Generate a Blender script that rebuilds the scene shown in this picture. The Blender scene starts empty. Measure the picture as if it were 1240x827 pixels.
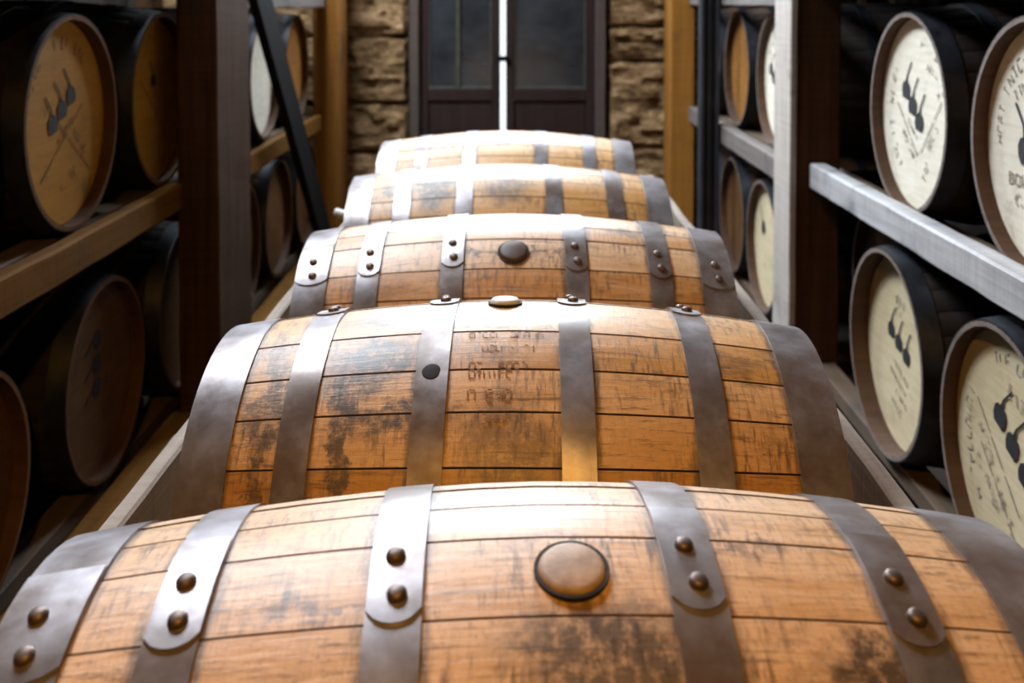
import bpy, bmesh, math, random
from math import sin, cos, pi, radians
from mathutils import Vector, Matrix, noise

scene = bpy.context.scene
COL = scene.collection
random.seed(7)

# ------------------------------------------------------------------ camera
CAM_Z = 1.5
F_PX, PITCH = 1243.9, 2.0
cam_data = bpy.data.cameras.new('camera')
cam = bpy.data.objects.new('camera', cam_data)
COL.objects.link(cam)
cam.location = (0, 0, CAM_Z)
cam.rotation_euler = (radians(90 - PITCH), 0, 0)
cam_data.sensor_fit = 'HORIZONTAL'
cam_data.sensor_width = 36
cam_data.lens = 36 * F_PX / 1240
cam_data.shift_x = -5.66 / 1240
cam_data.shift_y = -(413.5 - (4.75 + F_PX * math.tan(radians(PITCH)))) / 1240
cam_data.clip_start = 0.02
cam_data.dof.use_dof = True
cam_data.dof.focus_distance = 1.3
cam_data.dof.aperture_fstop = 5.0
scene.camera = cam

# ------------------------------------------------------------------ world, lights, exposure
world = bpy.data.worlds.new('overcast_sky')
scene.world = world
world.use_nodes = True
wb = world.node_tree.nodes['Background']
wb.inputs[0].default_value = (0.86, 0.93, 1.0, 1)
wb.inputs[1].default_value = 1.6

SKY_X, SKY_Y, CEIL_Z = (-2.05, -1.0), (2.7, 5.0), 4.0      # roof light opening
def area_light(name, loc, rot, sx, sy, power, color):
    d = bpy.data.lights.new(name, 'AREA')
    d.shape = 'RECTANGLE'; d.size = sx; d.size_y = sy
    d.energy = power; d.color = color
    o = bpy.data.objects.new(name, d)
    COL.objects.link(o)
    o.location = loc; o.rotation_euler = rot
    return o
area_light('roof_daylight', ((SKY_X[0] + SKY_X[1]) / 2, (SKY_Y[0] + SKY_Y[1]) / 2, CEIL_Z + 0.1), (0, 0, 0),
           SKY_X[1] - SKY_X[0], SKY_Y[1] - SKY_Y[0], 450, (0.82, 0.91, 1.0))
WIN_X, WIN_Z = (-1.0, 0.6), (2.65, 3.75)                     # high window in the wall above the doors
area_light('gable_daylight', (sum(WIN_X) / 2, 6.28, sum(WIN_Z) / 2), (radians(-90), 0, 0), WIN_X[1] - WIN_X[0], WIN_Z[1] - WIN_Z[0], 410, (0.80, 0.90, 1.0))

scene.view_settings.view_transform = 'Standard'
scene.view_settings.look = 'None'
scene.view_settings.gamma = 1.0
scene.view_settings.use_curve_mapping = False
scene.view_settings.exposure = 0.0
scene.cycles.use_denoising = True
scene.cycles.max_bounces = 6
scene.cycles.diffuse_bounces = 2

# ------------------------------------------------------------------ node helpers
class NT:
    def __init__(self, mat):
        self.nt = mat.node_tree
    def n(self, typ, **kw):
        nd = self.nt.nodes.new(typ)
        for k, v in kw.items():
            if k.startswith('i_'):
                key = k[2:]
                nd.inputs[int(key) if key.isdigit() else key].default_value = v
            else:
                setattr(nd, k, v)
        return nd
    def l(self, a, b):
        self.nt.links.new(a, b)
    def noise(self, vec, scale, detail=4, rough=0.55, dist=0.0):
        t = self.n('ShaderNodeTexNoise')
        t.inputs['Scale'].default_value = scale
        t.inputs['Detail'].default_value = detail
        t.inputs['Roughness'].default_value = rough
        t.inputs['Distortion'].default_value = dist
        self.l(vec, t.inputs['Vector'])
        return t.outputs['Fac']
    def mapping(self, vec, scale=(1, 1, 1), loc=(0, 0, 0)):
        m = self.n('ShaderNodeMapping')
        m.inputs['Scale'].default_value = scale
        m.inputs['Location'].default_value = loc
        self.l(vec, m.inputs['Vector'])
        return m.outputs[0]
    def ramp(self, fac, stops):
        r = self.n('ShaderNodeValToRGB')
        el = r.color_ramp.elements
        while len(el) < len(stops):
            el.new(0.5)
        for e, (p, c) in zip(el, stops):
            e.position = p
            e.color = (*c, 1) if len(c) == 3 else c
        self.l(fac, r.inputs[0])
        return r.outputs[0]
    def rng(self, fac, a, b, c=0.0, d=1.0):
        m = self.n('ShaderNodeMapRange')
        m.interpolation_type = 'SMOOTHSTEP'
        for i, v in enumerate((a, b, c, d)):
            m.inputs[i + 1].default_value = v
        self.l(fac, m.inputs[0])
        return m.outputs[0]
    def math(self, op, a, b=None):
        m = self.n('ShaderNodeMath', operation=op)
        for i, v in enumerate((a, b)):
            if v is None: continue
            if isinstance(v, (int, float)): m.inputs[i].default_value = v
            else: self.l(v, m.inputs[i])
        return m.outputs[0]
    def mix(self, fac, a, b, blend='MIX'):
        m = self.n('ShaderNodeMix', data_type='RGBA', blend_type=blend)
        for k, v in ((0, fac), (6, a), (7, b)):
            if isinstance(v, (int, float)): m.inputs[k].default_value = v
            elif isinstance(v, tuple): m.inputs[k].default_value = (*v, 1)
            else: self.l(v, m.inputs[k])
        return m.outputs[2]

def new_mat(name, rough=0.6, metal=0.0, spec=0.5):
    m = bpy.data.materials.new(name)
    m.use_nodes = True
    b = m.node_tree.nodes['Principled BSDF']
    b.inputs['Roughness'].default_value = rough
    b.inputs['Metallic'].default_value = metal
    b.inputs['Specular IOR Level'].default_value = spec
    return m, NT(m), b

def bump(t, b, height, strength=0.3, dist=0.004):
    n = t.n('ShaderNodeBump')
    n.inputs['Strength'].default_value = strength
    n.inputs['Distance'].default_value = dist
    t.l(height, n.inputs['Height'])
    t.l(n.outputs[0], b.inputs['Normal'])

def timber(name, dark, light, axis='Y', rough=0.7, stain=(0.03, 0.025, 0.02), stain_amt=0.5, saw=0.3, spec=0.4):
    m, t, b = new_mat(name, rough, spec=spec)
    tc = t.n('ShaderNodeTexCoord')
    info = t.n('ShaderNodeObjectInfo')
    addv = t.n('ShaderNodeVectorMath', operation='ADD')
    t.l(tc.outputs['Object'], addv.inputs[0])
    sc = t.n('ShaderNodeVectorMath', operation='SCALE')
    cmb = t.n('ShaderNodeCombineXYZ')
    for i in range(3): t.l(info.outputs['Random'], cmb.inputs[i])
    t.l(cmb.outputs[0], sc.inputs[0]); sc.inputs['Scale'].default_value = 9.0
    t.l(sc.outputs[0], addv.inputs[1])
    v = addv.outputs[0]
    s = {'X': (1.2, 26, 26), 'Y': (26, 1.2, 26), 'Z': (26, 26, 1.2)}[axis]
    g = t.noise(t.mapping(v, s), 1.6, 6, 0.6, 0.4)
    big = t.noise(v, 3.2, 5, 0.6)
    saws = t.noise(t.mapping(v, {'X': (90, 3, 3), 'Y': (3, 90, 3), 'Z': (3, 3, 90)}[axis]), 1.0, 3)
    fac = t.math('ADD', t.math('MULTIPLY', g, 0.7), t.math('MULTIPLY', saws, saw))
    col = t.ramp(fac, [(0.25, dark), (0.75, light)])
    st = t.rng(big, 0.56, 0.72)
    col = t.mix(t.math('MULTIPLY', st, stain_amt), col, stain)
    t.l(col, b.inputs['Base Color'])
    bump(t, b, fac, 0.5, 0.004)
    return m

def plain_noise(name, c1, c2, scale=8, rough=0.7, metal=0.0, spec=0.4, bstr=0.2):
    m, t, b = new_mat(name, rough, metal, spec)
    tc = t.n('ShaderNodeTexCoord')
    f = t.noise(tc.outputs['Object'], scale, 6, 0.6)
    t.l(t.ramp(f, [(0.3, c1), (0.7, c2)]), b.inputs['Base Color'])
    bump(t, b, f, bstr, 0.004)
    return m

def steel(name, c1, c2, rust, rough=0.42, rust_lo=0.52, rust_hi=0.7, metal=0.85):
    m, t, b = new_mat(name, rough, metal)
    tc = t.n('ShaderNodeTexCoord')
    info = t.n('ShaderNodeObjectInfo')
    cmb = t.n('ShaderNodeCombineXYZ')
    r = t.math('MULTIPLY', info.outputs['Random'], 30.0)
    t.l(r, cmb.inputs[0]); t.l(r, cmb.inputs[1])
    add = t.n('ShaderNodeVectorMath', operation='ADD')
    t.l(tc.outputs['Object'], add.inputs[0]); t.l(cmb.outputs[0], add.inputs[1])
    f = t.noise(add.outputs[0], 14, 6, 0.65)
    f2 = t.noise(add.outputs[0], 5, 5, 0.6)
    col = t.ramp(f, [(0.3, c1), (0.7, c2)])
    ru = t.rng(f2, rust_lo, rust_hi)
    col = t.mix(t.math('MULTIPLY', ru, 0.8), col, rust)
    t.l(col, b.inputs['Base Color'])
    t.l(t.math('ADD', t.math('MULTIPLY', f, 0.25), rough - 0.1), b.inputs['Roughness'])
    t.l(t.math('MULTIPLY', t.math('SUBTRACT', 1.0, t.math('MULTIPLY', ru, 0.6)), metal), b.inputs['Metallic'])
    bump(t, b, f, 0.25, 0.002)
    return m

def stave_wood(name, root, spots=(), pale=(0.60, 0.35, 0.15), deep=(0.40, 0.17, 0.013), mold=0.5, seed=0.0, hoops=()):
    """oak staves: stains lie in the frame of the whole barrel, grain and tint change stave by stave"""
    m, t, b = new_mat(name, 0.5, spec=0.5)
    b.inputs['Coat Weight'].default_value = 0.15
    b.inputs['Coat Roughness'].default_value = 0.36
    tc = t.n('ShaderNodeTexCoord'); tc.object = root
    own = t.n('ShaderNodeTexCoord')
    info = t.n('ShaderNodeObjectInfo')
    v0 = tc.outputs['Object']
    v = t.mapping(v0, loc=(seed, seed * 0.7, seed * 1.3))
    rnd = info.outputs['Random']
    cmb = t.n('ShaderNodeCombineXYZ')
    r20 = t.math('MULTIPLY', rnd, 23.0)
    for i in range(3): t.l(r20, cmb.inputs[i])
    ad0 = t.n('ShaderNodeVectorMath', operation='ADD')
    t.l(own.outputs['Object'], ad0.inputs[0]); t.l(cmb.outputs[0], ad0.inputs[1])
    w = ad0.outputs[0]
    g = t.noise(t.mapping(w, (2.4, 48, 48)), 1.5, 7, 0.65, 0.6)
    tone = t.noise(t.mapping(w, (1, 2, 2)), 5.5, 5, 0.65, 0.4)
    fac = t.math('ADD', t.math('MULTIPLY', g, 0.5), t.math('ADD', t.math('MULTIPLY', rnd, 0.36), t.math('MULTIPLY', tone, 0.4)))
    col = t.ramp(fac, [(0.42, deep), (0.62, tuple((p + d) / 2 for p, d in zip(pale, deep))), (0.84, pale)])
    # short saw marks across the grain, only in patches
    sm = t.noise(t.mapping(w, (150, 22, 22)), 1.0, 5, 0.65)
    patch = t.rng(t.noise(w, 7, 4, 0.6), 0.40, 0.62, 0.15, 1.0)
    col = t.mix(t.math('MULTIPLY', t.rng(sm, 0.47, 0.66, 0, 0.85), patch), col, (0.13, 0.066, 0.032))
    # dark grain lines, checks and ticks
    gl = t.noise(t.mapping(w, (7, 140, 140)), 1.0, 5, 0.7, 0.3)
    col = t.mix(t.rng(gl, 0.53, 0.68, 0, 0.65), col, (0.08, 0.045, 0.025))
    fine = t.noise(w, 160, 4, 0.7)
    col = t.mix(t.rng(fine, 0.52, 0.75, 0, 0.45), col, (0.12, 0.07, 0.04))
    # blotchy mildew and wet stains
    s1 = t.noise(t.mapping(v, (1, 1.6, 1.6)), 7.5, 8, 0.74, 0.7)
    sp = t.noise(v, 60, 5, 0.72)
    stain = t.math('MULTIPLY', t.rng(s1, 0.54, 0.68), t.rng(sp, 0.34, 0.60, 0.25, 1.0))
    stain = t.math('MULTIPLY', stain, mold)
    # rust and grime bleeding out from under the hoops
    sx = t.n('ShaderNodeSeparateXYZ'); t.l(v0, sx.inputs[0])
    wav = t.noise(t.mapping(v, (30, 6, 6)), 1.0, 5, 0.7)
    for (h0, h1) in hoops:
        d = t.math('SUBTRACT', t.math('ABSOLUTE', t.math('SUBTRACT', sx.outputs[0], (h0 + h1) / 2)), (h1 - h0) / 2)
        d = t.math('SUBTRACT', d, t.math('MULTIPLY', t.math('SUBTRACT', wav, 0.5), 0.045))
        stain = t.math('MAXIMUM', stain, t.rng(d, 0.010, -0.002, 0, 0.75))
    for (p, rad_, amt) in spots:
        d = t.n('ShaderNodeVectorMath', operation='SUBTRACT')
        wob = t.n('ShaderNodeTexNoise'); wob.inputs['Scale'].default_value = 16; wob.inputs['Detail'].default_value = 6
        wob.inputs['Roughness'].default_value = 0.7
        t.l(v, wob.inputs['Vector'])
        wv = t.n('ShaderNodeVectorMath', operation='MULTIPLY_ADD')
        t.l(wob.outputs['Color'], wv.inputs[0])
        wv.inputs[1].default_value = (0.12, 0.12, 0.12)
        wv.inputs[2].default_value = (-0.06, -0.06, -0.06)
        ad = t.n('ShaderNodeVectorMath', operation='ADD')
        t.l(v0, ad.inputs[0]); t.l(wv.outputs[0], ad.inputs[1])
        t.l(ad.outputs[0], d.inputs[0]); d.inputs[1].default_value = p
        dv = t.n('ShaderNodeVectorMath', operation='DIVIDE')
        t.l(d.outputs[0], dv.inputs[0]); dv.inputs[1].default_value = tuple(q * 1.35 for q in rad_)
        ln = t.n('ShaderNodeVectorMath', operation='LENGTH'); t.l(dv.outputs[0], ln.inputs[0])
        k = t.math('MULTIPLY', t.rng(ln.outputs['Value'], 1.0, 0.45), t.rng(sp, 0.30, 0.56, 0.25, 1.0))
        stain = t.math('MAXIMUM', stain, t.math('MULTIPLY', k, amt))
    col = t.mix(stain, col, (0.026, 0.018, 0.016))
    t.l(col, b.inputs['Base Color'])
    t.l(t.math('ADD', t.math('MULTIPLY', g, 0.3), 0.32), b.inputs['Roughness'])
    hb = t.math('ADD', t.math('MULTIPLY', g, 0.6), t.math('ADD', t.math('MULTIPLY', sm, 0.4), t.math('MULTIPLY', gl, 0.5)))
    bump(t, b, hb, 0.5, 0.003)
    return m

def head_wood(name, c1, c2, grime=0.4, grime_col=(0.10, 0.075, 0.05)):
    m, t, b = new_mat(name, 0.6, spec=0.35)
    tc = t.n('ShaderNodeTexCoord')
    info = t.n('ShaderNodeObjectInfo')
    cmb = t.n('ShaderNodeCombineXYZ')
    r = t.math('MULTIPLY', info.outputs['Random'], 20.0)
    t.l(r, cmb.inputs[0])
    add = t.n('ShaderNodeVectorMath', operation='ADD')
    t.l(tc.outputs['Object'], add.inputs[0]); t.l(cmb.outputs[0], add.inputs[1])
    v = add.outputs[0]
    g = t.noise(t.mapping(v, (1, 4, 40)), 2.0, 5, 0.6, 0.3)
    big = t.noise(v, 5, 6, 0.65)
    col = t.ramp(t.math('ADD', t.math('MULTIPLY', g, 0.5), t.math('MULTIPLY', big, 0.5)), [(0.3, c1), (0.62, c2)])
    gr = t.rng(t.noise(v, 9, 7, 0.72), 0.55, 0.72)
    col = t.mix(t.math('MULTIPLY', gr, grime), col, grime_col)
    t.l(col, b.inputs['Base Color'])
    bump(t, b, g, 0.2, 0.003)
    return m

# ------------------------------------------------------------------ materials
M = {}
M['hoop'] = steel('hoop_steel', (0.20, 0.165, 0.155), (0.42, 0.40, 0.43), (0.075, 0.038, 0.017), rust_lo=0.43, rust_hi=0.63, rough=0.34, metal=0.72)
M['hoop_dark'] = steel(metal=0.5, name='hoop_blackened', c1=(0.008, 0.008, 0.010), c2=(0.032, 0.036, 0.047), rust=(0.008, 0.005, 0.004), rough=0.4)
M['rivet'] = steel('rivet_steel', (0.10, 0.07, 0.055), (0.2, 0.15, 0.13), (0.06, 0.03, 0.02), rough=0.5)
M['bung'] = plain_noise('bung_wood', (0.20, 0.12, 0.07), (0.46, 0.33, 0.23), 45, 0.55)
M['bung_dark'] = plain_noise('bung_wood_dark', (0.045, 0.026, 0.018), (0.09, 0.05, 0.035), 40, 0.55)
M['bung_pale'] = plain_noise('bung_pale', (0.5, 0.47, 0.44), (0.7, 0.68, 0.65), 40, 0.5)
M['seam'] = plain_noise('joint_dark', (0.03, 0.016, 0.008), (0.12, 0.06, 0.025), 60, 0.8)
M['char'] = plain_noise('charred_ring', (0.008, 0.006, 0.005), (0.02, 0.015, 0.012), 40, 0.8)
M['head_oak'] = head_wood('head_oak', (0.42, 0.25, 0.11), (0.58, 0.38, 0.2))
M['head_pale'] = head_wood('head_pale_wood', (0.56, 0.50, 0.39), (0.74, 0.69, 0.58), 0.45, (0.24, 0.21, 0.16))
M['head_cream'] = head_wood('head_cream_wood', (0.44, 0.35, 0.20), (0.60, 0.50, 0.33), 0.4, (0.18, 0.13, 0.075))
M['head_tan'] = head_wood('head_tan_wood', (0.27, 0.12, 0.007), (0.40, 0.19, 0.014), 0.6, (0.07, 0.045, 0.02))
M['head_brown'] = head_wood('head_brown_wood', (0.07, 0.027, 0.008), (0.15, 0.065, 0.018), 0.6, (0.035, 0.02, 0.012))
M['head_orange'] = head_wood('head_orange_wood', (0.15, 0.055, 0.008), (0.34, 0.14, 0.02), 0.6, (0.04, 0.02, 0.01))
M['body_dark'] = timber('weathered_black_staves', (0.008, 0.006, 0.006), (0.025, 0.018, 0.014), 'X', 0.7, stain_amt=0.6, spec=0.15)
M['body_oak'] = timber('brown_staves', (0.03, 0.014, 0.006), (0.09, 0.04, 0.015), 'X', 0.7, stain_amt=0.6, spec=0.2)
M['chime'] = timber('chime_inside', (0.035, 0.014, 0.005), (0.10, 0.043, 0.014), 'X', 0.6, stain_amt=0.4)
M['chime_end'] = timber('chime_end_grain', (0.09, 0.06, 0.045), (0.22, 0.175, 0.15), 'X', 0.6, stain_amt=0.4)
M['ink'] = plain_noise('black_ink', (0.012, 0.013, 0.016), (0.03, 0.03, 0.035), 60, 0.6)
M['ink_faint'] = plain_noise('worn_ink', (0.16, 0.14, 0.11), (0.40, 0.35, 0.27), 70, 0.7)
M['ink_brown'] = plain_noise('worn_brown_ink', (0.12, 0.06, 0.026), (0.30, 0.15, 0.055), 70, 0.7)
M['post'] = timber('old_post_timber', (0.025, 0.011, 0.005), (0.09, 0.043, 0.02), 'Z', 0.8, stain_amt=0.3, spec=0.1)
M['post_lit'] = timber('lit_face_post_timber', (0.24, 0.20, 0.17), (0.50, 0.45, 0.41), 'Z', 0.75, stain=(0.10, 0.075, 0.06), stain_amt=0.6)  # paler than the post itself: light on its aisle side put into the colour
M['post_orange'] = timber('honey_post_timber', (0.19, 0.07, 0.006), (0.36, 0.15, 0.014), 'Z', 0.75, stain_amt=0.6, stain=(0.07, 0.03, 0.012))
M['beam_brown'] = timber('brown_beam_timber', (0.085, 0.036, 0.004), (0.20, 0.09, 0.012), 'Y', 0.8, stain_amt=0.5, spec=0.1)
M['beam_grey'] = timber('weathered_beam_timber', (0.20, 0.19, 0.19), (0.48, 0.47, 0.47), 'Y', 0.65, stain=(0.08, 0.08, 0.1), stain_amt=0.7)
M['beam_dim'] = timber('dull_beam_timber', (0.09, 0.075, 0.068), (0.20, 0.17, 0.155), 'Y', 0.7, stain_amt=0.5, spec=0.2)
M['board'] = timber('run_board_timber', (0.13, 0.095, 0.07), (0.30, 0.24, 0.19), 'Y', 0.8, stain=(0.07, 0.05, 0.035), stain_amt=0.6)
M['rail'] = timber('rail_timber', (0.06, 0.04, 0.025), (0.14, 0.09, 0.055), 'Y', 0.8)
M['brace'] = plain_noise('black_iron', (0.003, 0.003, 0.003), (0.008, 0.007, 0.007), 12, 0.8, spec=0.1)
M['column'] = plain_noise('dark_painted_steel', (0.018, 0.019, 0.024), (0.04, 0.042, 0.05), 9, 0.5, 0.3)
M['door_wood'] = timber('door_wood', (0.012, 0.006, 0.005), (0.034, 0.018, 0.015), 'Z', 0.65, stain_amt=0.2, spec=0.15)
M['door_jamb'] = timber('door_jamb_wood', (0.04, 0.028, 0.023), (0.10, 0.075, 0.063), 'Z', 0.7, stain_amt=0.2, spec=0.2)
M['door_bar'] = plain_noise('glazing_bar_paint', (0.03, 0.03, 0.022), (0.065, 0.062, 0.045), 20, 0.5)
M['wall'] = plain_noise('dark_wall', (0.012, 0.009, 0.007), (0.025, 0.018, 0.013), 3, 0.9)
M['ceiling'] = plain_noise('dark_ceiling', (0.02, 0.015, 0.012), (0.04, 0.03, 0.022), 3, 0.9)
M['floor'] = timber('dark_floor', (0.02, 0.014, 0.01), (0.05, 0.035, 0.025), 'Y', 0.8)
M['mortar'] = plain_noise('dark_mortar', (0.015, 0.011, 0.008), (0.04, 0.03, 0.022), 20, 0.95)
M['lamp'] = plain_noise('black_enamel', (0.01, 0.01, 0.01), (0.03, 0.03, 0.03), 10, 0.4)
M['lamp_inside'] = plain_noise('white_enamel', (0.7, 0.68, 0.62), (0.8, 0.78, 0.72), 10, 0.4)
M['peg'] = plain_noise('pale_peg', (0.6, 0.58, 0.56), (0.8, 0.78, 0.76), 30, 0.5)

def make_glass():
    m, t, b = new_mat('dark_glass', 0.16, spec=0.6)
    tc = t.n('ShaderNodeTexCoord')
    f = t.noise(t.mapping(tc.outputs['Object'], (1, 1, 2)), 3.0, 4)
    t.l(t.ramp(f, [(0.3, (0.010, 0.011, 0.013)), (0.7, (0.032, 0.036, 0.042))]), b.inputs['Base Color'])
    t.l(t.math('ADD', t.math('MULTIPLY', f, 0.25), 0.08), b.inputs['Roughness'])
    return m
M['glass'] = make_glass()

def make_stone():
    m, t, b = new_mat('rough_sandstone', 0.95, spec=0.15)
    tc = t.n('ShaderNodeTexCoord')
    info = t.n('ShaderNodeObjectInfo')
    geo = t.n('ShaderNodeNewGeometry')
    v = geo.outputs['Position']
    f = t.noise(t.mapping(v, (3, 3, 9)), 3.0, 8, 0.68, 0.4)
    f2 = t.noise(v, 30, 5, 0.7)
    k = t.math('ADD', t.math('MULTIPLY', f, 0.75), t.math('ADD', t.math('MULTIPLY', f2, 0.2), t.math('MULTIPLY', info.outputs['Random'], 0.12)))
    col = t.ramp(k, [(0.40, (0.045, 0.025, 0.011)), (0.53, (0.20, 0.12, 0.055)), (0.67, (0.46, 0.30, 0.165))])
    t.l(col, b.inputs['Base Color'])
    bump(t, b, t.math('ADD', f, t.math('MULTIPLY', f2, 0.5)), 0.9, 0.012)
    return m
M['stone'] = make_stone()

# ------------------------------------------------------------------ mesh helpers
def mesh_from(name, verts, faces, mat=None, smooth_angle=None):
    me = bpy.data.meshes.new(name)
    me.from_pydata([tuple(v) for v in verts], [], faces)
    me.validate()
    bm = bmesh.new(); bm.from_mesh(me)
    bmesh.ops.recalc_face_normals(bm, faces=bm.faces)
    bm.to_mesh(me); bm.free()
    if mat: me.materials.append(mat)
    if smooth_angle is not None:
        for p in me.polygons: p.use_smooth = True
        me.set_sharp_from_angle(angle=radians(smooth_angle))
    return me

def obj(name, me, parent=None, loc=(0, 0, 0), rot=(0, 0, 0)):
    o = bpy.data.objects.new(name, me)
    COL.objects.link(o)
    o.parent = parent
    o.location = loc
    o.rotation_euler = rot
    return o

def thing(name, loc, rot=(0, 0, 0), label=None, cat=None, group=None):
    o = bpy.data.objects.new(name, None)
    COL.objects.link(o)
    o.empty_display_size = 0.1
    o.location = loc; o.rotation_euler = rot
    tag(o, label, cat, group)
    return o

def tag(o, label=None, cat=None, group=None, kind=None):
    if label: o['label'] = label
    if cat: o['category'] = cat
    if group: o['group'] = group
    if kind: o['kind'] = kind
    return o

def box_mesh(name, x0, x1, y0, y1, z0, z1, mat, bevel=0.004, rough=0.0, axis=None, seg=1):
    """a sawn board: bevelled box, cut along its length and its edges made slightly uneven"""
    bm = bmesh.new()
    bmesh.ops.create_cube(bm, size=1)
    for v in bm.verts:
        v.co = Vector((x0 + (v.co.x + .5) * (x1 - x0), y0 + (v.co.y + .5) * (y1 - y0), z0 + (v.co.z + .5) * (z1 - z0)))
    if bevel:
        bmesh.ops.bevel(bm, geom=list(bm.edges), offset=bevel, segments=1, affect='EDGES')
    if axis is not None and seg > 1:
        ext = (x0, y0, z0)[axis], (x1, y1, z1)[axis]
        for i in range(1, seg):
            co = [0, 0, 0]; co[axis] = ext[0] + (ext[1] - ext[0]) * i / seg
            no = [0, 0, 0]; no[axis] = 1
            bmesh.ops.bisect_plane(bm, geom=list(bm.verts) + list(bm.edges) + list(bm.faces), plane_co=co, plane_no=no)
        if rough:
            for v in bm.verts:
                d = noise.noise_vector(v.co * 7.3 + Vector((x0 * 11, z0 * 5, y0)))
                d[axis] = 0
                v.co += d * rough
    bmesh.ops.recalc_face_normals(bm, faces=bm.faces)
    me = bpy.data.meshes.new(name)
    bm.to_mesh(me); bm.free()
    me.materials.append(mat)
    return me

def board(name, x, y, z, mat, parent=None, bevel=0.004, rough=0.002, axis=1, seg=12):
    """board centred on its own origin, so that its grain follows its own coordinates"""
    c = ((x[0] + x[1]) / 2, (y[0] + y[1]) / 2, (z[0] + z[1]) / 2)
    me = box_mesh(name, x[0] - c[0], x[1] - c[0], y[0] - c[1], y[1] - c[1], z[0] - c[2], z[1] - c[2], mat, bevel, rough, axis, seg)
    loc = Vector(c)
    if parent is not None:
        loc = loc - parent.location
    return obj(name, me, parent, loc)

# ------------------------------------------------------------------ room shell
RX, RY0, RY1 = 2.35, -2.6, 6.2
def struct(name, x, y, z, mat):
    me = box_mesh(name, x[0], x[1], y[0], y[1], z[0], z[1], mat, 0)
    return tag(obj(name, me), kind='structure')
struct('floor', (-RX, RX), (RY0, RY1 + .3), (-0.1, 0), M['floor'])
struct('wall_left', (-RX - .15, -RX), (RY0, RY1), (0, CEIL_Z), M['wall'])
struct('wall_right', (RX, RX + .15), (RY0, RY1), (0, CEIL_Z), M['wall'])
struct('wall_rear', (-RX, RX), (RY0 - .15, RY0), (0, CEIL_Z), M['wall'])
def make_ceiling():
    v, f = [], []
    X0, X1, Y0, Y1 = -RX - .15, RX + .15, RY0 - .15, RY1 + .3
    for (a, b_, c, d) in ((X0, X1, Y0, SKY_Y[0]), (X0, X1, SKY_Y[1], Y1), (X0, SKY_X[0], SKY_Y[0], SKY_Y[1]), (SKY_X[1], X1, SKY_Y[0], SKY_Y[1])):
        n = len(v)
        v += [(x, y, z) for z in (CEIL_Z, CEIL_Z + .12) for (x, y) in ((a, c), (b_, c), (b_, d), (a, d))]
        f += [tuple(n + i for i in q) for q in ((0, 1, 2, 3), (4, 5, 6, 7), (0, 1, 5, 4), (1, 2, 6, 5), (2, 3, 7, 6), (3, 0, 4, 7))]
    return tag(obj('ceiling', mesh_from('ceiling', v, f, M['ceiling'])), kind='structure')
make_ceiling()
# roof light frame and bars
win = tag(obj('window_1', box_mesh('window_1', SKY_X[0], SKY_X[1], SKY_Y[0], SKY_Y[0] + .05, CEIL_Z - .03, CEIL_Z + .02, M['door_jamb'], .003)), kind='structure')
obj('window_frame', box_mesh('window_frame', SKY_X[0], SKY_X[1], SKY_Y[1] - .05, SKY_Y[1], CEIL_Z - .03, CEIL_Z + .02, M['door_jamb'], .003), win)
for k in (1, 2):
    y = SKY_Y[0] + (SKY_Y[1] - SKY_Y[0]) * k / 3
    obj('glazing_bar', box_mesh('glazing_bar', SKY_X[0], SKY_X[1], y - .02, y + .02, CEIL_Z - .02, CEIL_Z + .02, M['door_jamb'], .003), win)

win2 = tag(obj('window_2', box_mesh('window_2', WIN_X[0], WIN_X[1], RY1 + .06, RY1 + .12, WIN_Z[0], WIN_Z[0] + .05, M['door_jamb'], .003)), kind='structure')
obj('window_frame', box_mesh('window_frame', WIN_X[0], WIN_X[1], RY1 + .06, RY1 + .12, WIN_Z[1] - .05, WIN_Z[1], M['door_jamb'], .003), win2)
for x in (WIN_X[0] + .02, sum(WIN_X) / 2, WIN_X[1] - .02):
    obj('glazing_bar', box_mesh('glazing_bar', x - .02, x + .02, RY1 + .07, RY1 + .11, WIN_Z[0] + .05, WIN_Z[1] - .05, M['door_jamb'], .003), win2)

# back wall: core with a door opening, faced with rough stones
DX0, DX1, DZ = -0.645, 0.535, 2.35
def make_back_wall():
    v, f = [], []
    for (a, b_, c, d) in ((-RX - .15, DX0 - .01, 0, DZ), (DX1 + .01, RX + .15, 0, DZ), (-RX - .15, RX + .15, DZ, WIN_Z[0]), (-RX - .15, WIN_X[0], WIN_Z[0], WIN_Z[1]), (WIN_X[1], RX + .15, WIN_Z[0], WIN_Z[1]), (-RX - .15, RX + .15, WIN_Z[1], CEIL_Z)):
        n = len(v)
        v += [(x, y, z) for y in (RY1 + .06, RY1 + .3) for (x, z) in ((a, c), (b_, c), (b_, d), (a, d))]
        f += [tuple(n + i for i in q) for q in ((0, 1, 2, 3), (4, 5, 6, 7), (0, 1, 5, 4), (1, 2, 6, 5), (2, 3, 7, 6), (3, 0, 4, 7))]
    return tag(obj('wall_back', mesh_from('wall_back', v, f, M['mortar'])), kind='structure')
wall_back = make_back_wall()

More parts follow.
